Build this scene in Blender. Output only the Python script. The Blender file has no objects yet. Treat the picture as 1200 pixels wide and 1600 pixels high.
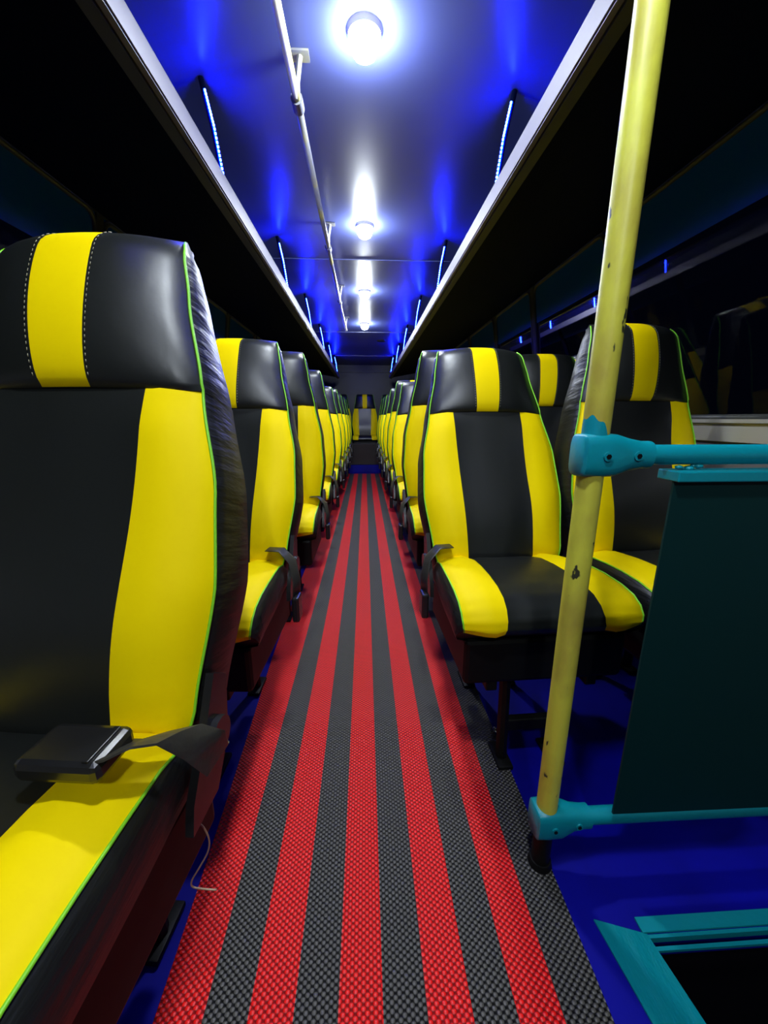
import bpy, bmesh, math, random
from mathutils import Vector, Matrix
random.seed(7)
S = bpy.context.scene
COL = S.collection
R = math.radians

# ------------------------------------------------------------ camera, world, exposure
cam = bpy.data.cameras.new('camera'); co = bpy.data.objects.new('camera', cam); COL.objects.link(co)
CAMZ = 0.95
co.location = (0, 0, CAMZ)
co.rotation_euler = (R(90 - 13.81), 0, R(-2.83))
cam.sensor_fit = 'HORIZONTAL'; cam.sensor_width = 36; cam.lens = 590 / 1200 * 36
cam.clip_start = 0.02
S.camera = co
w = bpy.data.worlds.new('night'); S.world = w; w.use_nodes = True
w.node_tree.nodes['Background'].inputs[0].default_value = (0.0004, 0.0006, 0.0022, 1)
w.node_tree.nodes['Background'].inputs[1].default_value = 1.0
S.view_settings.view_transform = 'Standard'; S.view_settings.look = 'None'
S.view_settings.gamma = 1.0; S.view_settings.use_curve_mapping = False
S.view_settings.exposure = 0.6
LAMP = 410.0      # radiance of the ceiling lamp lenses
BLUE = 330.0       # radiance of the blue strips
LAMP_Y = [-0.90, 0.20, 1.34, 2.43, 3.54, 4.66]
POST_Y = [0.43, 1.50, 2.57, 3.62, 4.68, 5.74, 6.8]

# ------------------------------------------------------------ materials
def mat(name, col=(0.5, 0.5, 0.5), rough=0.5, metal=0.0, spec=0.5, emit=None, es=0.0, coat=0.0,
        noise=None, bump=None):
    """noise=(scale, second colour, low, high); bump=(scale, strength, stretch xyz)"""
    m = bpy.data.materials.new(name); m.use_nodes = True
    nt = m.node_tree; b = nt.nodes['Principled BSDF']
    b.inputs['Base Color'].default_value = (*col, 1); b.inputs['Roughness'].default_value = rough
    b.inputs['Metallic'].default_value = metal; b.inputs['Specular IOR Level'].default_value = spec
    b.inputs['Coat Weight'].default_value = coat
    if emit:
        b.inputs['Emission Color'].default_value = (*emit, 1); b.inputs['Emission Strength'].default_value = es
    tc = nt.nodes.new('ShaderNodeTexCoord')
    if noise:
        n = nt.nodes.new('ShaderNodeTexNoise'); n.inputs['Scale'].default_value = noise[0]; n.inputs['Detail'].default_value = 5
        nt.links.new(tc.outputs['Object'], n.inputs['Vector'])
        cr = nt.nodes.new('ShaderNodeValToRGB'); cr.color_ramp.elements[0].position = noise[2]; cr.color_ramp.elements[1].position = noise[3]
        cr.color_ramp.elements[0].color = (*col, 1); cr.color_ramp.elements[1].color = (*noise[1], 1)
        nt.links.new(n.outputs['Fac'], cr.inputs['Fac']); nt.links.new(cr.outputs['Color'], b.inputs['Base Color'])
    if bump:
        mp = nt.nodes.new('ShaderNodeMapping'); mp.inputs['Scale'].default_value = bump[2] if len(bump) > 2 else (1, 1, 1)
        n = nt.nodes.new('ShaderNodeTexNoise'); n.inputs['Scale'].default_value = bump[0]; n.inputs['Detail'].default_value = 4
        bp = nt.nodes.new('ShaderNodeBump'); bp.inputs['Strength'].default_value = bump[1]; bp.inputs['Distance'].default_value = 0.01
        nt.links.new(tc.outputs['Object'], mp.inputs['Vector']); nt.links.new(mp.outputs[0], n.inputs['Vector'])
        nt.links.new(n.outputs['Fac'], bp.inputs['Height']); nt.links.new(bp.outputs[0], b.inputs['Normal'])
    return m

M = {}
M['vinyl'] = mat('black_vinyl', (0.009, 0.0105, 0.009), 0.40, spec=0.55, bump=(14, 0.12))
M['vinyl_side'] = mat('gathered_black_vinyl', (0.008, 0.009, 0.0085), 0.42, spec=0.42, bump=(9, 0.42, (1, 1, 6)))
M['yellow'] = mat('yellow_vinyl', (0.93, 0.70, 0.0), 0.55, spec=0.08, bump=(12, 0.10))
M['piping'] = mat('lime_piping', (0.22, 0.66, 0.02), 0.45)
M['thread'] = mat('pale_thread', (0.28, 0.26, 0.15), 0.7)
M['black_metal'] = mat('black_metal', (0.003, 0.003, 0.003), 0.5, metal=0.0, spec=0.2)
M['webbing'] = mat('black_webbing', (0.030, 0.029, 0.024), 0.42, spec=0.5, bump=(30, 0.25))
M['plastic'] = mat('black_plastic', (0.012, 0.012, 0.012), 0.25, spec=0.6)
M['chrome'] = mat('dull_steel', (0.55, 0.55, 0.55), 0.3, metal=1)
M['alu'] = mat('satin_aluminium', (0.115, 0.11, 0.15), 0.6, metal=0.1)
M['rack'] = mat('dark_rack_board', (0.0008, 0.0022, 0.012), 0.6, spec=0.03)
M['dark_step'] = mat('dark_step_lining', (0.003, 0.003, 0.006), 0.6, spec=0.1)
M['blue_floor'] = mat('blue_floor_paint', (0.001, 0.0015, 0.29), 0.5, spec=0.18, noise=(3.5, (0.001, 0.001, 0.20), 0.4, 0.65))
M['teal'] = mat('teal_paint', (0.0, 0.25, 0.30), 0.38, spec=0.5, bump=(60, 0.08))
M['dark_teal'] = mat('dark_teal_panel_paint', (0.001, 0.024, 0.023), 0.5, spec=0.2)
M['wall'] = mat('grey_wall_panel', (0.12, 0.12, 0.12), 0.5, spec=0.3)
M['frame'] = mat('dark_window_frame', (0.028, 0.030, 0.026), 0.45)
M['sill'] = mat('silver_sill', (0.5, 0.49, 0.44), 0.38, metal=0.5)
M['dark'] = mat('dark_navy_board', (0.0035, 0.005, 0.014), 0.45, spec=0.3)
M['lens'] = mat('lamp_lens', (0.9, 0.95, 1), 0.3, emit=(0.86, 0.94, 1.0), es=LAMP)
M['white_plastic'] = mat('white_plastic', (0.8, 0.8, 0.8), 0.4)
M['led_back'] = mat('blue_strip_tape', (0.0, 0.05, 0.6), 0.4, emit=(0.0, 0.0012, 1.0), es=BLUE)
M['led_bead'] = mat('blue_strip_bead', (0.3, 0.5, 1), 0.4, emit=(0.004, 0.012, 1.0), es=BLUE * 1.0)
M['wire'] = mat('tan_wire', (0.42, 0.27, 0.16), 0.5)
M['foil'] = mat('crumpled_foil', (0.8, 0.8, 0.8), 0.22, metal=1)

# glass: clear pane with a mirror-like sheen, night outside
g = bpy.data.materials.new('window_glass'); g.use_nodes = True; nt = g.node_tree; nt.nodes.clear()
o_ = nt.nodes.new('ShaderNodeOutputMaterial'); mx = nt.nodes.new('ShaderNodeMixShader'); tr = nt.nodes.new('ShaderNodeBsdfTransparent')
gl = nt.nodes.new('ShaderNodeBsdfGlossy'); gl.inputs['Roughness'].default_value = 0.02
fr = nt.nodes.new('ShaderNodeFresnel'); fr.inputs['IOR'].default_value = 1.18
tr.inputs[0].default_value = (0.5, 0.55, 0.6, 1)
nt.links.new(fr.outputs[0], mx.inputs[0]); nt.links.new(tr.outputs[0], mx.inputs[1]); nt.links.new(gl.outputs[0], mx.inputs[2]); nt.links.new(mx.outputs[0], o_.inputs[0])
M['glass'] = g
M['blue_sheen'] = mat('painted_blue_sheen', (0.006, 0.075, 0.36), 0.2, spec=0.45)  # blue LED light on the upper glass, painted as a surface colour

# ceiling: glossy grey laminate, blue strip glow mixed into its base colour
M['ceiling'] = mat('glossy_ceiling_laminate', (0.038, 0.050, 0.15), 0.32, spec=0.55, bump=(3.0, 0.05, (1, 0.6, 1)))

# worn paint for the poles
def pole_mat(name, col, worn):
    m = mat(name, col, 0.42, spec=0.4)
    nt = m.node_tree; b = nt.nodes['Principled BSDF']
    tc = nt.nodes.new('ShaderNodeTexCoord')
    n1 = nt.nodes.new('ShaderNodeTexNoise'); n1.inputs['Scale'].default_value = 7; n1.inputs['Detail'].default_value = 6
    n2 = nt.nodes.new('ShaderNodeTexNoise'); n2.inputs['Scale'].default_value = 42; n2.inputs['Detail'].default_value = 3
    mp = nt.nodes.new('ShaderNodeMapping'); mp.inputs['Scale'].default_value = (1, 1, 0.55)
    nt.links.new(tc.outputs['Object'], mp.inputs['Vector'])
    nt.links.new(mp.outputs[0], n1.inputs['Vector']); nt.links.new(mp.outputs[0], n2.inputs['Vector'])
    r1 = nt.nodes.new('ShaderNodeValToRGB'); r1.color_ramp.elements[0].position = 0.46; r1.color_ramp.elements[1].position = 0.60
    r1.color_ramp.elements[0].color = (*col, 1); r1.color_ramp.elements[1].color = (*worn, 1)
    r2 = nt.nodes.new('ShaderNodeValToRGB'); r2.color_ramp.elements[0].position = 0.672; r2.color_ramp.elements[1].position = 0.70
    r2.color_ramp.elements[0].color = (0, 0, 0, 1); r2.color_ramp.elements[1].color = (1, 1, 1, 1)
    mix = nt.nodes.new('ShaderNodeMixRGB'); mix.inputs[2].default_value = (0.035, 0.04, 0.02, 1)
    nt.links.new(n1.outputs['Fac'], r1.inputs[0]); nt.links.new(n2.outputs['Fac'], r2.inputs[0])
    nt.links.new(r2.outputs[0], mix.inputs[0]); nt.links.new(r1.outputs[0], mix.inputs[1])
    nt.links.new(mix.outputs[0], b.inputs['Base Color'])
    bp = nt.nodes.new('ShaderNodeBump'); bp.inputs['Strength'].default_value = 0.3; bp.inputs['Distance'].default_value = 0.003
    nt.links.new(n2.outputs['Fac'], bp.inputs['Height']); nt.links.new(bp.outputs[0], b.inputs['Normal'])
    return m
M['pole'] = pole_mat('chipped_yellow_paint', (0.62, 0.62, 0.055), (0.40, 0.34, 0.045))
M['rail_yellow'] = mat('pale_yellow_rail_paint', (0.30, 0.28, 0.07), 0.4)
M['rail_grey'] = mat('worn_grey_rail', (0.16, 0.165, 0.18), 0.4, metal=0.3, noise=(6, (0.26, 0.24, 0.09), 0.5, 0.62))

# floor runner: red and black bands of an open bubble weave
def mat_runner():
    m = bpy.data.materials.new('bubble_weave_runner'); m.use_nodes = True; nt = m.node_tree; b = nt.nodes['Principled BSDF']
    L = nt.links.new
    def node(op, a=None, b_=None, c=None):
        n = nt.nodes.new('ShaderNodeMath'); n.operation = op
        for i, v in enumerate((a, b_, c)):
            if v is None: continue
            if isinstance(v, (int, float)): n.inputs[i].default_value = v
            else: L(v, n.inputs[i])
        return n.outputs[0]
    tc = nt.nodes.new('ShaderNodeTexCoord'); sx = nt.nodes.new('ShaderNodeSeparateXYZ'); L(tc.outputs['Object'], sx.inputs[0])
    x, y = sx.outputs[0], sx.outputs[1]
    # bands: period 0.1465, red half width 0.0375, centred at x = -0.018
    t = node('DIVIDE', node('ADD', x, 0.018), 0.1465)
    d = node('ABSOLUTE', node('SUBTRACT', node('FRACT', node('ADD', t, 0.5)), 0.5))
    red = node('MAXIMUM', node('LESS_THAN', x, -0.30), node('MULTIPLY', node('LESS_THAN', d, 0.252), node('LESS_THAN', x, 0.36)))
    cxn = node('COSINE', node('MULTIPLY', x, math.pi / 0.0135)); cyn = node('COSINE', node('MULTIPLY', y, math.pi / 0.0100))
    h = node('ABSOLUTE', node('MULTIPLY', cxn, cyn))
    sxn = node('SINE', node('MULTIPLY', x, math.pi / 0.0135)); syn = node('SINE', node('MULTIPLY', y, math.pi / 0.0100))
    h2 = node('ABSOLUTE', node('MULTIPLY', sxn, syn))
    hh = node('MAXIMUM', h, h2)
    hs = nt.nodes.new('ShaderNodeMapRange'); hs.inputs[1].default_value = 0.50; hs.inputs[2].default_value = 0.72; L(hh, hs.inputs[0])
    cr = nt.nodes.new('ShaderNodeMixRGB'); cr.inputs[1].default_value = (0.30, 0.0, 0.001, 1); cr.inputs[2].default_value = (0.95, 0.008, 0.006, 1); L(hs.outputs[0], cr.inputs[0])
    ck = nt.nodes.new('ShaderNodeMixRGB'); ck.inputs[1].default_value = (0.0005, 0.0005, 0.0005, 1); ck.inputs[2].default_value = (0.080, 0.074, 0.063, 1); L(hs.outputs[0], ck.inputs[0])
    mx = nt.nodes.new('ShaderNodeMixRGB'); L(red, mx.inputs[0]); L(ck.outputs[0], mx.inputs[1]); L(cr.outputs[0], mx.inputs[2])
    L(mx.outputs[0], b.inputs['Base Color'])
    b.inputs['Roughness'].default_value = 0.42; b.inputs['Specular IOR Level'].default_value = 0.5
    bp = nt.nodes.new('ShaderNodeBump'); bp.inputs['Strength'].default_value = 0.8; bp.inputs['Distance'].default_value = 0.004
    L(hh, bp.inputs['Height']); L(bp.outputs[0], b.inputs['Normal'])
    return m
M['runner'] = mat_runner()

# ------------------------------------------------------------ helpers
def finish(name, bm, mats, parent=None, smooth=True, auto=None, loc=None):
    me = bpy.data.meshes.new(name); bmesh.ops.recalc_face_normals(bm, faces=bm.faces[:]); bm.to_mesh(me); bm.free()
    for m in (mats if isinstance(mats, (list, tuple)) else [mats]): me.materials.append(m)
    if smooth:
        for p in me.polygons: p.use_smooth = True
        if auto: me.set_sharp_from_angle(angle=R(auto))
    o = bpy.data.objects.new(name, me); COL.objects.link(o)
    if parent: o.parent = parent
    if loc: o.location = loc
    return o

def empty(name, loc, label, cat, group=None, rz=0.0):
    o = bpy.data.objects.new(name, None); COL.objects.link(o); o.location = loc; o.rotation_euler = (0, 0, rz)
    o.empty_display_size = 0.1
    tag(o, label, cat, group); return o

def tag(o, label=None, cat=None, group=None, kind=None):
    if label: o['label'] = label
    if cat: o['category'] = cat
    if group: o['group'] = group
    if kind: o['kind'] = kind
    return o

def bx(bm, x0, x1, y0, y1, z0, z1, mi=0, bevel=0.0):
    vs = [bm.verts.new(c) for c in ((x0,y0,z0),(x1,y0,z0),(x1,y1,z0),(x0,y1,z0),(x0,y0,z1),(x1,y0,z1),(x1,y1,z1),(x0,y1,z1))]
    fs = [bm.faces.new([vs[i] for i in f]) for f in ((0,3,2,1),(4,5,6,7),(0,1,5,4),(1,2,6,5),(2,3,7,6),(3,0,4,7))]
    for f in fs: f.material_index = mi
    if bevel:
        es = list({e for f in fs for e in f.edges})
        r = bmesh.ops.bevel(bm, geom=es, offset=bevel, segments=2, affect='EDGES', profile=0.5)
        for f in r['faces']: f.material_index = mi
    return vs

def prism(bm, poly, y0, y1, mi=0):
    """poly in XZ, extruded along Y"""
    a = [bm.verts.new((x, y0, z)) for x, z in poly]; b = [bm.verts.new((x, y1, z)) for x, z in poly]
    n = len(poly)
    fs = [bm.faces.new(a), bm.faces.new(b[::-1])]
    for i in range(n): fs.append(bm.faces.new((a[i], b[i], b[(i+1) % n], a[(i+1) % n])))
    for f in fs: f.material_index = mi

def tube(bm, pts, rad, seg=8, mi=0, closed=False, flat=None):
    """tube through points; rad number or list; flat=(a,b) gives an elliptical/strap section"""
    pts = [Vector(p) for p in pts]; n = len(pts); rings = []
    up = None
    for i, p in enumerate(pts):
        t = (pts[min(i+1, n-1)] - pts[max(i-1, 0)])
        if closed: t = pts[(i+1) % n] - pts[i-1]
        t.normalize()
        if up is None: up = Vector((0, 0, 1)) if abs(t.z) < 0.9 else Vector((0, 1, 0))
        a = t.cross(up)
        if a.length < 1e-5: a = t.cross(Vector((1, 0, 0)))
        a.normalize(); b = a.cross(t); b.normalize(); up = b
        r = rad[i] if isinstance(rad, (list, tuple)) else rad
        fa, fb = flat if flat else (r, r)
        rings.append([bm.verts.new(p + a * math.cos(2*math.pi*k/seg) * fa + b * math.sin(2*math.pi*k/seg) * fb) for k in range(seg)])
    m = n if closed else n - 1
    for i in range(m):
        A, B = rings[i], rings[(i+1) % n]
        for k in range(seg):
            f = bm.faces.new((A[k], A[(k+1) % seg], B[(k+1) % seg], B[k])); f.material_index = mi
    if not closed:
        bm.faces.new(rings[0][::-1]).material_index = mi; bm.faces.new(rings[-1]).material_index = mi

def lerp_tab(tab, s):
    for (a, va), (b, vb) in zip(tab, tab[1:]):
        if s <= b:
            t = (s - a) / (b - a) if b > a else 0; t = max(0, min(1, t)); t = t*t*(3-2*t)*0.5 + t*0.5
            return va + (vb - va) * t
    return tab[-1][1]

def copy_tree(o, parent=None):
    c = o.copy(); COL.objects.link(c)
    if parent: c.parent = parent
    for ch in list(o.children): copy_tree(ch, c)
    return c

# ------------------------------------------------------------ the setting
CZ = 2.0
Y0, Y1 = -1.3, 8.05
bm = bmesh.new()
def slab(pts, z0, z1, mi=0):
    a_ = [bm.verts.new((x, y, z0)) for x, y in pts]; b_ = [bm.verts.new((x, y, z1)) for x, y in pts]
    fs = [bm.faces.new(a_), bm.faces.new(b_)] + [bm.faces.new((a_[i], a_[(i+1) % len(pts)], b_[(i+1) % len(pts)], b_[i])) for i in range(len(pts))]
    for f in fs: f.material_index = mi
slab([(-1.27, Y0), (.74, Y0), (.52, .475), (1.27, .475), (1.27, Y1), (-1.27, Y1)], -.05, 0.0)
slab([(.50, Y0), (1.27, Y0), (1.27, .50), (.50, .50)], -.44, -.40, 1)
slab([(.50, .477), (1.27, .477), (1.27, .50), (.50, .50)], -.40, -.05, 1)
slab([(.51, Y0), (.735, Y0), (.515, .477), (.50, .477)], -.40, -.05, 1)
tag(finish('floor', bm, [M['blue_floor'], M['dark_step']], smooth=False), kind='structure')
bm = bmesh.new()
nseg = 12
prof = []
for i in range(nseg + 1):
    x = -1.1 + 2.2 * i / nseg
    prof.append((x, CZ - 0.10 * max(0, (abs(x) - 0.62) / 0.48) ** 2))
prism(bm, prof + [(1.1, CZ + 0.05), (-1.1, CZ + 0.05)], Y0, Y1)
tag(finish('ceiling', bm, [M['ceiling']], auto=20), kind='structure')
# joints across the ceiling panels
for k, yj in enumerate((2.9, 5.1, 6.9)):
    bm = bmesh.new(); bx(bm, -0.60, 0.60, yj - 0.006, yj + 0.006, CZ - 0.004, CZ + 0.001)
    tag(finish('trim_%d' % (k + 1), bm, M['ceiling'], smooth=False), kind='structure')

XB, XT, ZB, ZT = 1.25, 1.12, 0.95, 1.80       # windows lean inwards towards the top
def wx(z): return XB + (XT - XB) * (z - ZB) / (ZT - ZB)
PILL = [-1.25, -0.1, 1.93, 2.75, 3.5, 4.3, 5.1, 5.9, 6.8, 8.0]
wn = 0
for side, nm in ((1, 'right'), (-1, 'left')):
    bm = bmesh.new()
    sx = lambda p: [(side * a, b) for a, b in p]
    prism(bm, sx([(XB, -0.42), (XB + 0.05, -0.42), (XB + 0.05, ZB - 0.07), (XB, ZB - 0.07)]), Y0, Y1, 0)
    prism(bm, sx([(XT, ZT), (1.06, CZ + 0.04), (1.14, CZ + 0.04), (XT + 0.06, ZT)]), Y0, Y1, 1)
    for yp in PILL:
        prism(bm, sx([(wx(ZB - .07), ZB - .07), (wx(ZT), ZT), (wx(ZT) + 0.05, ZT), (wx(ZB - .07) + 0.05, ZB - .07)]), yp - 0.022, yp + 0.022, 1)
    tag(finish('wall_' + nm, bm, [M['wall'], M['frame']], smooth=False), kind='structure')
    bm = bmesh.new()
    prism(bm, sx([(XB - 0.012, ZB - 0.075), (XB + 0.05, ZB - 0.075), (XB + 0.05, ZB), (XB - 0.025, ZB), (XB - 0.025, ZB - 0.012), (XB - 0.012, ZB - 0.016)]), Y0, Y1)
    tag(finish('trim_%d' % (4 if side > 0 else 5), bm, M['sill'], smooth=False), kind='structure')
    for a, b in zip(PILL, PILL[1:]):
        wn += 1
        wo = bpy.data.objects.new('window_%d' % wn, None); COL.objects.link(wo); wo.location = (side * XB, (a + b) / 2, ZB); tag(wo, kind='structure')
        c = Vector(wo.location)
        def W(y, z, off=0.0): return Vector((side * (wx(z) + off), y, z)) - c
        bm = bmesh.new(); a_, b_ = a + 0.022, b - 0.022
        vs = [bm.verts.new(W(a_, ZB, .012)), bm.verts.new(W(b_, ZB, .012)), bm.verts.new(W(b_, ZT, .012)), bm.verts.new(W(a_, ZT, .012))]
        bm.faces.new(vs); finish('pane', bm, M['glass'], wo, smooth=False)
        bm = bmesh.new(); zt0 = 1.575  # added sheet over the pane top, its blue stands in for LED light
        bm.faces.new([bm.verts.new(q) for q in (W(a_, zt0, .008), W(b_, zt0, .008), W(b_, ZT, .008), W(a_, ZT, .008))])
        tag(finish('painted_sheen_sheet', bm, M['blue_sheen'], wo, smooth=False), 'added dark blue sheet imitating blue light on the upper glass')
        bm = bmesh.new(); r = 0.012                     # rubber frame with rounded corners
        P = []
        for (yy, zz, a0) in ((b_ - .06, ZT - .06, 0), (a_ + .06, ZT - .06, 90), (a_ + .06, ZB + .06, 180), (b_ - .06, ZB + .06, 270)):
            for k in range(5):
                t = R(a0 + 22.5 * k); P.append(W(yy + .055 * math.cos(t), zz + .055 * math.sin(t), .006))
        tube(bm, P, r, 6, closed=True); finish('window_frame', bm, M['frame'], wo)
# rear and front walls
bm = bmesh.new(); bx(bm, -1.27, 1.27, Y1, Y1 + 0.04, -0.06, CZ + 0.05); bx(bm, -1.12, 1.12, Y1 - 0.03, Y1, 1.86, 1.90)
tag(finish('wall_back', bm, M['dark'], smooth=False), kind='structure')
bm = bmesh.new(); bx(bm, -1.27, 1.27, Y0 - 0.04, Y0, -0.42, CZ + 0.05)
tag(finish('wall_front', bm, M['dark'], smooth=False), kind='structure')
# raised rear platform and boxed base of the back row
bm = bmesh.new(); bx(bm, -1.25, 1.25, 6.98, Y1, 0.0, 0.13)
tag(finish('trim_6', bm, M['blue_floor'], smooth=False), kind='structure')

# floor runner
bm = bmesh.new()
ny = 60; ya, yb = -0.6, 6.72
cols = [-0.356, -0.3, 0.0, 0.3, 0.386]
top = []
for j in range(ny + 1):
    y = ya + (yb - ya) * j / ny
    row = []
    for i, x in enumerate(cols):
        xx = x + (0.006 * math.sin(y * 2.1) if i in (0, len(cols) - 1) else 0) - (0.035 * min(1, max(0, y - .4)) if i == 0 else 0)
        row.append(bm.verts.new((xx, y, 0.006)))
    top.append(row)
for j in range(ny):
    for i in range(len(cols) - 1): bm.faces.new((top[j][i], top[j][i+1], top[j+1][i+1], top[j+1][i]))
r = bmesh.ops.extrude_face_region(bm, geom=bm.faces[:]); 
for v in [v for v in r['geom'] if isinstance(v, bmesh.types.BMVert)]: v.co.z = 0.0005
ro = finish('floor_runner', bm, M['runner'], smooth=False)
tag(ro, 'long red and black striped woven runner laid down the aisle', 'mat')

# ------------------------------------------------------------ ceiling lamps
def ceiling_lamp(y, label):
    t = empty('ceiling_lamp', (0.012, y, CZ), label, 'lamp', 'round white lamps along the ceiling')
    return t
lamp_labels = ['round white ceiling lamp nearest the front wall, out of view overhead', 'round white ceiling lamp above the nearest left seat, just out of view',
               'large bright ceiling lamp at the top edge, nearest of the row', 'second bright ceiling lamp from the front, beside the grab rail bracket',
               'third small bright lamp down the ceiling', 'farthest and smallest bright lamp in the ceiling row']
lamp0 = None
for y, lb in zip(LAMP_Y, lamp_labels):
    if lamp0 is None:
        lamp0 = ceiling_lamp(y, lb)
        bm = bmesh.new(); bmesh.ops.create_cone(bm, cap_ends=True, segments=32, radius1=0.046, radius2=0.050, depth=0.014, matrix=Matrix.Translation((0, 0, -0.007)))
        finish('base', bm, M['white_plastic'], lamp0, auto=40)
        bm = bmesh.new()
        prof = [(0.042, -0.013), (0.0425, -0.026), (0.040, -0.040), (0.033, -0.053), (0.020, -0.062), (0.0, -0.066)]
        rings = []
        for rr, zz in prof[:-1]: rings.append([bm.verts.new((rr*math.cos(2*math.pi*k/28), rr*math.sin(2*math.pi*k/28), zz)) for k in range(28)])
        tip = bm.verts.new((0, 0, prof[-1][1]))
        for A, B in zip(rings, rings[1:]):
            for k in range(28): bm.faces.new((A[k], A[(k+1) % 28], B[(k+1) % 28], B[k]))
        for k in range(28): bm.faces.new((rings[-1][k], rings[-1][(k+1) % 28], tip))
        finish('lens', bm, M['lens'], lamp0)
    else:
        c = copy_tree(lamp0); c.location = (0.012, y, CZ); c['label'] = lb

# ------------------------------------------------------------ luggage racks with posts and blue strips
for side, nm in ((-1, 'left'), (1, 'right')):
    t = empty('luggage_rack', (side * 1.10, 3.3, 1.72),
              'long dark overhead luggage rack with pale edge rail above the %s hand seats' % nm, 'rack', 'overhead luggage racks')
    ox, oy, oz = t.location
    sx = lambda p: [(side * a - ox, b - oz) for a, b in p]
    ra, rb = Y0 + 0.02, 7.3
    bm = bmesh.new()
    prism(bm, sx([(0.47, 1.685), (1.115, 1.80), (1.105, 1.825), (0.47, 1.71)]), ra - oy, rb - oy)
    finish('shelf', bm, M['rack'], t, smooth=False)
    bm = bmesh.new()
    prism(bm, sx([(0.452, 1.672), (0.472, 1.672), (0.472, 1.735), (0.452, 1.735)]), ra - oy, rb - oy)
    bmesh.ops.bevel(bm, geom=[e for e in bm.edges if e.calc_length() > 2], offset=0.004, segments=2, affect='EDGES')
    finish('edge_rail', bm, M['alu'], t, smooth=False)
    bm = bmesh.new()
    prism(bm, sx([(0.472, 1.668), (0.505, 1.672), (0.505, 1.692), (0.472, 1.69)]), ra - oy, rb - oy)
    finish('lower_lip', bm, M['frame'], t, smooth=False)
    for y in POST_Y:
        a = Vector((side * 0.462 - ox, y - oy, 1.73 - oz)); b = Vector((side * 0.505 - ox, y - oy, CZ - 0.003 - oz))
        mid = Vector((side * 0.478 - ox, y - oy, 1.86 - oz))
        bm = bmesh.new()
        off = Vector((0, 0.012, 0))
        tube(bm, [a + off, mid + off, b + off], 0.009, 8); p = finish('support_post', bm, M['rack'], t)
        bm = bmesh.new()
        for q0, q1 in ((a, mid), (mid, mid.lerp(b, .72))):
            d = q1 - q0
            c0 = q0 - Vector((side * 0.004, 0.003, 0)); c1 = q1 - Vector((side * 0.004, 0.003, 0))
            tube(bm, [c0, c1], 0.004, 6, 0, flat=(0.0018, 0.0012))
            for k in range(11):
                c = c0.lerp(c1, (k + 0.5) / 11) - Vector((side * 0.003, 0.002, 0))
                bx(bm, c.x - .0022, c.x + .0022, c.y - .0022, c.y + .0022, c.z - .0028, c.z + .0028, 1)
        finish('blue_light_strip', bm, [M['led_back'], M['led_bead']], p, smooth=False)

# ------------------------------------------------------------ ceiling grab rail
gx, gz = -0.192, CZ - 0.12
t = empty('grab_rail', (gx, 2.0, CZ), 'slim yellowed grab rail hung along the ceiling left of the lamps', 'rail')
bm = bmesh.new(); tube(bm, [(0, -2.6, gz - CZ), (0, -0.6, gz - CZ)], 0.0115, 12); finish('rail_tube', bm, M['rail_yellow'], t)
bm = bmesh.new(); tube(bm, [(0, -0.6, gz - CZ), (0, 2.42, gz - CZ)], 0.0115, 12); tag(finish('rail_tube', bm, M['rail_grey'], t), 'worn grey stretch of rail')
for y in (0.42, 1.42, 2.42, 3.42, 4.40):
    bm = bmesh.new()
    tube(bm, [(0, y - 2 - .022, gz - CZ), (0, y - 2 + .022, gz - CZ)], 0.018, 12)
    tube(bm, [(0, y - 2, gz - CZ), (0.0, y - 2, gz - CZ + .05), (0.012, y - 2, -0.004)], 0.009, 8)
    bx(bm, -0.012, 0.04, y - 2 - .02, y - 2 + .02, -0.006, -0.0005)
    finish('bracket', bm, M['rail_grey'], t, auto=40)

# ------------------------------------------------------------ seats
WB = [(0, .200), (.08, .218), (.3, .240), (.48, .233), (.67, .204), (.85, .175), (.95, .162), (1.0, .148)]
TH = [(0, .12), (.35, .15), (.62, .135), (.8, .10), (.93, .065), (1.0, .02)]
CP = [(0, .108), (.3, .116), (.67, .122)]
BL = 0.82
SEAM = 0.672
def front_y(s, u, w, head):
    a = abs(u)
    crown = 0.020 * (1 - a ** 2.2)
    y = -crown
    if not head:
        y -= 0.016 * math.exp(-((a - 0.72) / 0.22) ** 2) * min(1, s / .12) * min(1, (SEAM - s) / .1 + .25)
        y -= 0.022 * math.exp(-((s - .22) / .16) ** 2) * (1 - a ** 4)
    else:
        q = (s - SEAM) / (1 - SEAM)
        y -= 0.030 * max(0.0, math.sin(math.pi * max(0.0, min(1, q * 1.02)))) ** 0.5 * (1 - a ** 3) + 0.004
    if s > 0.93: y += 0.030 * ((s - 0.93) / 0.07) ** 2
    if s < 0.05: y += 0.03 * ((0.05 - s) / 0.05) ** 2
    return y

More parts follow.
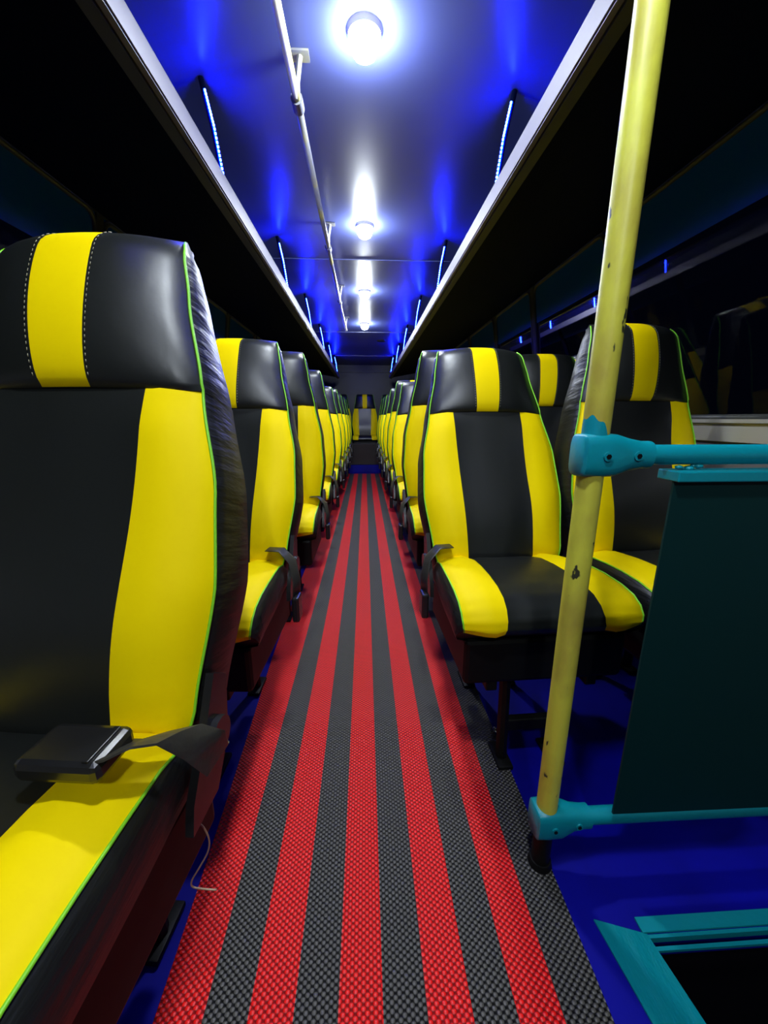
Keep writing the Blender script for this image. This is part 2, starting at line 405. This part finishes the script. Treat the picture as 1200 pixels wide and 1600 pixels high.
def back_loft(bm, levels, head):
    """closed loft of the backrest; returns piping paths"""
    rings = []; idx = None; pl, pr = [], []
    for s in levels:
        w = lerp_tab(WB, s); th = lerp_tab(TH, s)
        c = 0.040 + 0.004 * math.sin(s * 9) if head else lerp_tab(CP, s)
        ncol = 4
        xs = [-w + (w - c) * k / ncol for k in range(ncol)] + [-c + 2 * c * k / 6 for k in range(6)] + [c + (w - c) * k / ncol for k in range(ncol + 1)]
        ring = []
        for x in xs: ring.append((x, front_y(s, x / w, w, head), BL * s))
        nf = len(xs)
        e = ring[-1]
        bul = 0.007 if s < .97 else 0.006
        side = [(w + bul * .8, e[1] + th * .18), (w + bul, e[1] + th * .42), (w + bul * .6, e[1] + th * .75), (w - .018, e[1] + th)]
        back = [(w * .5, e[1] + th * 1.10), (0, e[1] + th * 1.12), (-w * .5, e[1] + th * 1.10)]
        for x, y in side + back: ring.append((x, y, BL * s - (0.0 if s < .9 else (s - .9) * .12)))
        for x, y in side[::-1]: ring.append((-x, y, BL * s - (0.0 if s < .9 else (s - .9) * .12)))
        rings.append([bm.verts.new(p) for p in ring])
        pl.append(Vector(ring[0])); pr.append(Vector(ring[nf - 1]))
    n = len(rings[0])
    for A, B in zip(rings, rings[1:]):
        for k in range(n):
            f = bm.faces.new((A[k], A[(k+1) % n], B[(k+1) % n], B[k]))
            if k < 4: mi = 1
            elif k < 10: mi = 0
            elif k < 14: mi = 1
            else: mi = 2
            if head and mi < 2: mi = 1 - mi
            f.material_index = mi
    bm.faces.new(rings[0][::-1]).material_index = 2; bm.faces.new(rings[-1]).material_index = 0 if not head else 0
    return pl, pr

VM = [M['vinyl'], M['yellow'], M['vinyl_side']]
def make_seat():
    t = empty('passenger_seat', (0, 0, 0), 'x', 'seat')
    # --- backrest (pivot at the seat joint)
    bm = bmesh.new(); lv = [i / 34 * SEAM for i in range(35)]
    pl, pr = back_loft(bm, lv, False)
    bk = finish('backrest', bm, VM, t, auto=70, loc=(0, 0, 0.47))
    bm = bmesh.new(); lv = [SEAM - .004 + (1 - SEAM + .004) * (i / 24) for i in range(25)]
    hl, hr = back_loft(bm, lv, True)
    finish('headrest', bm, VM, bk, auto=70)
    for P in (pl[1:] + hl[1:-1], pr[1:] + hr[1:-1]):
        sgn = 1 if P[0].x > 0 else -1
        bm = bmesh.new(); tube(bm, [p + Vector((sgn * .001, -.0015, 0)) for p in P], 0.0023, 6)
        finish('piping', bm, M['piping'], bk)
    # stitched seams either side of the headrest stripe
    for sg in (-1, 1):
        bm = bmesh.new()
        k = 0; s = SEAM + .012
        while s < .985:
            w_ = lerp_tab(WB, s); c = 0.040 + 0.004 * math.sin(s * 9) + 0.0045
            p = Vector((sg * c, front_y(s, c / w_, w_, True) - .0008, BL * s)); s2 = s + .0055
            q = Vector((sg * c, front_y(s2, c / w_, w_, True) - .0008, BL * s2))
            tube(bm, [p, q], 0.0007, 4); s += .0105
        finish('stitching', bm, M['thread'], bk)
    # --- cushion
    path = [(.05, .485, .210), (0.0, .515, .212), (-.06, .532, .216), (-.13, .540, .222), (-.20, .543, .226), (-.27, .540, .228), (-.32, .530, .229), (-.352, .512, .229), (-.372, .487, .228), (-.377, .462, .226), (-.370, .445, .224)]
    # refine
    fine = []
    for a, b in zip(path, path[1:]):
        for k in range(3): fine.append(tuple(a[i] + (b[i] - a[i]) * k / 3 for i in range(3)))
    fine.append(path[-1])
    bm = bmesh.new(); rings = []; PL, PR = [], []
    for j, (y, z, w_) in enumerate(fine):
        q = j / (len(fine) - 1)
        c = .104 + .022 * q
        # direction normal of the path for crown
        a = fine[max(0, j - 1)]; b = fine[min(len(fine) - 1, j + 1)]
        d = Vector((0, b[0] - a[0], b[1] - a[1])).normalized(); nrm = Vector((0, d.z, -d.y))
        if nrm.z < 0 and q < .6: nrm = -nrm
        if q >= .6 and nrm.y > 0: nrm = -nrm
        xs = [-w_ + (w_ - c) * k / 4 for k in range(4)] + [-c + 2 * c * k / 6 for k in range(6)] + [c + (w_ - c) * k / 4 for k in range(5)]
        ring = []
        for x in xs:
            u = abs(x / w_)
            off = .014 * (1 - u ** 3) - .022 + .012 * math.exp(-((u - .7) / .25) ** 2)
            dip = -.006 * math.exp(-((abs(x) - c) / .006) ** 2)
            ring.append(Vector((x, y, z)) + nrm * (off + dip))
        e = ring[-1]; zb = .415
        yi = min(y, .05)
        def sd(fr, bul): return Vector((w_ + bul, e.y * (1 - fr * .0) + (0.03 * fr if q > .6 else 0), e.z + (zb - e.z) * fr))
        side = [sd(.2, .010), sd(.55, .014), sd(.85, .008), sd(1.0, -.01)]
        bot = [Vector((w_ * .4, side[-1].y, zb)), Vector((-w_ * .4, side[-1].y, zb))]
        ring = ring + side + bot + [Vector((-v.x, v.y, v.z)) for v in side[::-1]]
        PL.append(ring[0]); PR.append(ring[len(xs) - 1])
        rings.append([bm.verts.new(v) for v in ring])
    n = len(rings[0])
    for A, B in zip(rings, rings[1:]):
        for k in range(n):
            f = bm.faces.new((A[k], A[(k+1) % n], B[(k+1) % n], B[k]))
            f.material_index = 1 if (k < 4 or 10 <= k < 14) else (0 if k < 10 else 2)
    bm.faces.new(rings[0][::-1]).material_index = 2; bm.faces.new(rings[-1]).material_index = 2
    cu = finish('seat_cushion', bm, VM, t, auto=70)
    for P in (PL, PR):
        bm = bmesh.new(); tube(bm, [p + Vector((0, 0, .001)) for p in P[2:]], 0.0023, 6); finish('piping', bm, M['piping'], cu)
    # --- under frame
    bm = bmesh.new(); bx(bm, -.212, .212, -.335, .05, .29, .417, bevel=.012)
    bx(bm, -.15, -.12, -.33, .10, .265, .295, bevel=.004); bx(bm, .12, .15, -.33, .10, .265, .295, bevel=.004)
    finish('seat_frame', bm, M['black_metal'], t, smooth=False)
    for sx_ in (-.075, .075):
        bm = bmesh.new()
        tube(bm, [(sx_, -.27, .36), (sx_, -.28, .18), (sx_, -.29, .018)], .016, 8)
        bx(bm, sx_ - .021, sx_ + .021, -.33, -.24, .003, .016, bevel=.003)
        finish('leg', bm, M['black_metal'], t, auto=40)
        bm = bmesh.new()
        tube(bm, [(sx_, .02, .33), (sx_, .03, .18), (sx_, .04, .018)], .016, 8)
        bx(bm, sx_ - .021, sx_ + .021, 0, .09, .003, .016, bevel=.003)
        finish('leg', bm, M['black_metal'], t, auto=40)
    bm = bmesh.new(); bx(bm, -.07, .07, -.295, -.27, .10, .135, bevel=.004); finish('stretcher', bm, M['black_metal'], t, smooth=False)
    # --- hinge plate and lever (built on the +x side, mirrored when needed)
    return t

def side_fittings(t, sg, belt=True):
    bm = bmesh.new()
    # hinge plate
    x = sg * .232
    pts = [(-.06, .40), (.01, .40), (.055, .46), (.07, .56), (.035, .585), (.0, .52), (-.05, .44)]
    a = [bm.verts.new((x, y, z)) for y, z in pts]; b = [bm.verts.new((x + sg * .012, y, z)) for y, z in pts]
    bm.faces.new(a); bm.faces.new(b[::-1])
    for i in range(len(pts)): bm.faces.new((a[i], b[i], b[(i+1) % len(pts)], a[(i+1) % len(pts)]))
    tube(bm, [(x, .02, .49), (x + sg * .022, .02, .49)], .028, 14)
    finish('recliner_hinge', bm, M['plastic'], t, auto=40)
    if belt:
        bm = bmesh.new()
        tube(bm, [(sg * .17, -.015, .555), (sg * .215, -.02, .555), (sg * .250, -.03, .52), (sg * .262, -.04, .46), (sg * .262, -.05, .41)], .02, 8, flat=(.022, .0018))
        o = finish('seat_belt', bm, M['webbing'], t)
        bm = bmesh.new(); bx(bm, sg * .262 - .011, sg * .262 + .011, -.078, -.026, .335, .418, bevel=.006)
        tag(finish('buckle', bm, M['plastic'], o, smooth=False), None)

proto = make_seat()
def place(x, y, tilt, label, group, aisle, z=0.0, rz=0.0, belt=True, first=[True], dz=0.0):
    if first[0]: t = proto; first[0] = False
    else: t = copy_tree(clean)
    t.location = (x, y, z); t.rotation_euler = (0, 0, R(rz))
    t['label'] = label; t['category'] = 'seat'
    if group: t['group'] = group
    for ch in t.children:
        if ch.name.startswith('backrest'): ch.rotation_euler = (-R(tilt), 0, 0)
    if aisle: side_fittings(t, aisle, belt)
    return t
clean = proto
# a pristine copy is needed for the loops: proto itself is placed last
def place_copy(x, y, tilt, label, group, aisle=0, z=0.0, rz=0.0, belt=True):
    t = copy_tree(proto)
    t.location = (x, y, z); t.rotation_euler = (0, 0, R(rz))
    t['label'] = label; t['category'] = 'seat'
    if group: t['group'] = group
    for ch in t.children:
        if ch.name.startswith('backrest'): ch.rotation_euler = (-R(tilt), 0, 0)
    if aisle: side_fittings(t, aisle, belt)
    return t

ordn = ['nearest', 'second', 'third', 'fourth', 'fifth', 'sixth', 'seventh', 'eighth', 'ninth']
LX, RX = -0.478, 0.443
G1 = 'seats along the left side of the aisle'; G2 = 'seats along the right side of the aisle'
G3 = 'window seats on the right'; G4 = 'window seats on the left'
LEFT = [(1.16, 22), (1.98, 6), (2.72, 6), (3.48, 17), (4.22, 10), (4.96, 9), (5.70, 9), (6.38, 9)]
for k, (y, tl) in enumerate(LEFT):
    place_copy(LX if k == 0 else -.462, y, tl, 'black and yellow seat, %s from the front in the row left of the aisle' % ordn[k + 1], G1, 1, rz=(-3 if k == 0 else 0))
RIGHT = [(1.16, 25), (1.95, 4), (2.68, 22), (3.38, 7), (4.12, 10), (4.86, 13), (5.60, 9), (6.30, 8)]
for k, (y, tl) in enumerate(RIGHT):
    place_copy(RX, y, tl, ('reclined black and yellow seat nearest the camera right of the aisle, left of the pole' if k == 0 else
               'black and yellow seat, %s from the front in the row right of the aisle' % ordn[k]), G2, -1, rz=(2 if k == 0 else 0))
for k, (y, tl) in enumerate([(1.20, 12), (1.95, 8), (2.68, 10), (3.38, 7), (4.12, 10), (4.86, 9), (5.60, 9), (6.30, 8)]):
    place_copy(.942, y, tl, ('upright black and yellow window seat crossed by the yellow pole' if k == 0 else
               'black and yellow window seat at the right wall, %s from the front' % ordn[k]), G3, rz=(5 if k == 0 else 0))
for i in range(5):
    place_copy(.003 + (i - 2) * .4975, 7.42, 8, ['rear row seat at the left wall', 'rear row seat, second from the left wall', 'centre seat of the rear row, facing straight down the aisle',
               'rear row seat, second from the right wall', 'rear row seat at the right wall'][i], 'five seats of the rear row', z=.13)
# the nearest left seat keeps the original meshes
t = proto; t.location = (-.474, .488, 0); t.rotation_euler = (0, 0, R(-6))
t['label'] = 'large black and yellow seat filling the left edge, with belt and buckle on it'; t['group'] = G1
for ch in t.children:
    if ch.name.startswith('backrest'): ch.rotation_euler = (-R(18), 0, 0)
side_fittings(t, 1, False)
bm = bmesh.new()
rb = [((.268, -.02, .49), (0, -.030, .004)), ((.266, -.04, .535), (-.008, -.034, .012)), ((.250, -.062, .572), (-.006, -.034, .018)), ((.225, -.080, .580), (0, -.032, .020)), ((.20, -.092, .576), (0, -.028, .014)), ((.17, -.095, .575), (0, -.024, .006))]
VV = []
for p, wv in rb:
    p, wv = Vector(p), Vector(wv); n_ = Vector((0, wv.z, -wv.y)).normalized() * .0013
    VV.append([bm.verts.new(q) for q in (p - wv + n_, p + n_ + Vector((0, 0, .002)), p + wv + n_, p + wv - n_, p - n_, p - wv - n_)])
for A, B in zip(VV, VV[1:]):
    for k in range(6): bm.faces.new((A[k], A[(k+1) % 6], B[(k+1) % 6], B[k]))
bm.faces.new(VV[0]); bm.faces.new(VV[-1][::-1])
bmesh.ops.subdivide_edges(bm, edges=bm.edges[:], cuts=2, use_grid_fill=True, smooth=.6)
sb = finish('seat_belt', bm, M['webbing'], t, auto=60)
bm = bmesh.new(); bx(bm, .098, .196, -.128, -.066, .562, .588, bevel=.008)
bx(bm, .176, .184, -.122, -.072, .587, .590, bevel=.001)
finish('buckle', bm, M['plastic'], sb, smooth=False)

# boxed front of the rear row
bm = bmesh.new(); bx(bm, -1.18, 1.21, 7.0, 7.06, .131, .52, bevel=.006)
tag(finish('seat_box', bm, M['plastic'], smooth=False), 'black boxed panel closing the space under the rear row of seats', 'panel')

# ------------------------------------------------------------ pole, rails and screen by the door
px_, py_ = .372, .605
t = empty('yellow_pole', (px_, py_, 0), 'chipped yellow grab pole standing by the door steps', 'pole')
bm = bmesh.new(); tube(bm, [(0, 0, .10), (0, 0, CZ - .01)], .0205, 28); finish('pole_tube', bm, M['pole'], t, auto=40)
bm = bmesh.new(); tube(bm, [(0, 0, .004), (0, 0, .10)], .019, 24); tag(finish('pole_foot', bm, M['black_metal'], t, auto=40), 'dark lower stub')
bm = bmesh.new(); bmesh.ops.create_cone(bm, cap_ends=True, segments=24, radius1=.026, radius2=.022, depth=.018, matrix=Matrix.Translation((0, 0, .011))); finish('foot_flange', bm, M['black_metal'], t, auto=40)
bm = bmesh.new(); bmesh.ops.create_cone(bm, cap_ends=True, segments=24, radius1=.03, radius2=.035, depth=.015, matrix=Matrix.Translation((0, 0, CZ - .008))); finish('ceiling_flange', bm, M['rail_grey'], t, auto=40)
bm = bmesh.new(); lo, hi = [], []
for k in range(40):
    a = 2 * math.pi * k / 40; zt = .920 + .034 * max(0, math.cos(a + 2.6)) ** .7 + .003 * math.sin(a * 7)
    lo.append(bm.verts.new((.02075 * math.cos(a), .02075 * math.sin(a), .905))); hi.append(bm.verts.new((.02075 * math.cos(a), .02075 * math.sin(a), zt)))
for k in range(40): bm.faces.new((lo[k], lo[(k+1) % 40], hi[(k+1) % 40], hi[k]))
tag(finish('paint_patch', bm, M['teal'], t), 'teal overspray on the yellow tube')

def clamp(parent, z, zc):
    """tee clamp hugging the pole and reaching towards +x; outline lofted"""
    bm = bmesh.new()
    st = [(-.027, .022, .031), (-.024, .027, .034), (0, .028, .035), (.028, .027, .034), (.055, .022, .027), (.078, .0205, .0225), (.092, .0205, .0225), (.094, .017, .018)]
    rings = []
    for x, hy, hz in st:
        ring = []
        for k in range(24):
            a = 2 * math.pi * k / 24; p = 4.0 if x < .03 else 2.4
            ca, sa = math.cos(a), math.sin(a)
            ring.append(bm.verts.new((x, hy * math.copysign(abs(ca) ** (2 / p), ca), z + hz * math.copysign(abs(sa) ** (2 / p), sa))))
        rings.append(ring)
    for A, B in zip(rings, rings[1:]):
        for k in range(24): bm.faces.new((A[k], A[(k+1) % 24], B[(k+1) % 24], B[k]))
    bm.faces.new(rings[0][::-1]); bm.faces.new(rings[-1])
    c = finish('pole_clamp', bm, M['teal'], parent, auto=50)
    for x in (.008, .062):
        hy = .028 if x < .03 else .0215
        bm = bmesh.new()
        tube(bm, [(x, -hy + .003, z), (x, -hy - .0025, z)], .0075, 16)
        tube(bm, [(x, -hy - .001, z), (x, -hy - .0036, z)], .0042, 6, 1)
        finish('screw', bm, [M['teal'], M['black_metal']], c, auto=40)
t = empty('door_screen', (px_, py_, 0), 'teal railed screen with dark green panel between pole and right wall', 'screen')
ZU, ZL = .893, .130
clamp(t, ZU, 0); clamp(t, ZL, 0)
wallx = XB - px_ - .004
for z in (ZU, ZL):
    bm = bmesh.new(); tube(bm, [(.085, 0, z), (wallx, 0, z)], .0165, 20); finish('screen_rail', bm, M['teal'], t, auto=40)
bm = bmesh.new()
yb_ = -.022
bx(bm, .127, wallx, yb_ - .002, yb_ + .002, .162, .852)
for v in bm.verts:
    if v.co.z < .3 and v.co.x > .3: v.co.z -= .006
finish('panel', bm, M['dark_teal'], t, smooth=False)
bm = bmesh.new(); bx(bm, .125, wallx, yb_ - .012, .012, .852, .869, bevel=.002); finish('top_flange', bm, M['teal'], t, smooth=False)
bm = bmesh.new()
for xx in (.16, .36, .62):
    for k in range(7):
        bmesh.ops.create_icosphere(bm, subdivisions=1, radius=random.uniform(.004, .008), matrix=Matrix.Translation((xx + k * .006 - .018, random.uniform(-.012, 0), .871 + random.uniform(0, .004))) @ Matrix.Diagonal((1.4, 1, .7, 1)))
finish('weld_bead', bm, M['teal'], t)

# ------------------------------------------------------------ teal edging of the stairwell
t = empty('step_edging', (.44, .50, 0), 'scuffed teal metal edging around the dark stairwell on the blue floor', 'edging')
bm = bmesh.new(); prism_pts = [(0, 0), (0, .0)]
vs = [(-.006, .004), (.082, -.022), (.25, -1.2), (.16, -1.2)]
a = [bm.verts.new((x, y, .0045)) for x, y in vs]; b = [bm.verts.new((x, y, .0008)) for x, y in vs]
bm.faces.new(a); bm.faces.new(b[::-1])
for i in range(4): bm.faces.new((a[i], b[i], b[(i+1) % 4], a[(i+1) % 4]))
M['tread'] = mat('ribbed_teal_plate', (0.0, 0.26, 0.31), 0.30, spec=0.6, metal=0.1, bump=(28, 0.5, (1, .35, 1)))
finish('side_strip', bm, M['tread'], t, smooth=False)
bm = bmesh.new(); bx(bm, .075, .80, -.020, .003, .0009, .005); bx(bm, .082, .80, -.0265, -.021, -.012, .0005)
bx(bm, .089, .80, -.040, -.034, -.014, -.008)
tag(finish('front_strip', bm, M['teal'], t, smooth=False), None)

# ------------------------------------------------------------ little things
bm = bmesh.new(); bmesh.ops.create_cone(bm, cap_ends=True, segments=28, radius1=.055, radius2=.065, depth=.012, matrix=Matrix.Translation((0, 0, -.0065)))
tag(finish('ceiling_speaker', bm, M['plastic'], auto=40, loc=(.24, 5.6, CZ)), 'small round black speaker on the blue lit ceiling near the back', 'speaker')
bm = bmesh.new()
P = [(-.262, .440, .40), (-.256, .44, .38), (-.245, .44, .372), (-.238, .44, .347), (-.242, .44, .322), (-.258, .44, .291), (-.272, .44, .266), (-.273, .44, .253), (-.26, .44, .247), (-.234, .44, .242)]
from mathutils import geometry
sm = []
for i in range(len(P) - 1):
    p0 = Vector(P[max(0, i-1)]); p1 = Vector(P[i]); p2 = Vector(P[i+1]); p3 = Vector(P[min(len(P)-1, i+2)])
    for k in range(5):
        u = k / 5; sm.append(0.5 * ((2*p1) + (-p0+p2)*u + (2*p0-5*p1+4*p2-p3)*u*u + (-p0+3*p1-3*p2+p3)*u**3))
tube(bm, sm, .0013, 6)
tag(finish('loose_wire', bm, M['wire']), 'thin tan wire dangling beside the large left seat', 'wire')
def scrap(loc, size, label):
    bm = bmesh.new(); bmesh.ops.create_icosphere(bm, subdivisions=2, radius=size)
    for v in bm.verts: v.co *= random.uniform(.55, 1.2); v.co.z *= .6
    zmin = min(v.co.z for v in bm.verts)
    for v in bm.verts: v.co.z -= zmin
    tag(finish('foil_scrap', bm, M['foil'], smooth=False, loc=loc), label, 'scrap')
scrap((.398, .965, .001), .011, 'crumpled silver foil scrap on the floor at the right edge of the runner')
scrap((-.425, .955, .001), .009, 'crumpled silver foil scrap on the blue floor left of the runner')
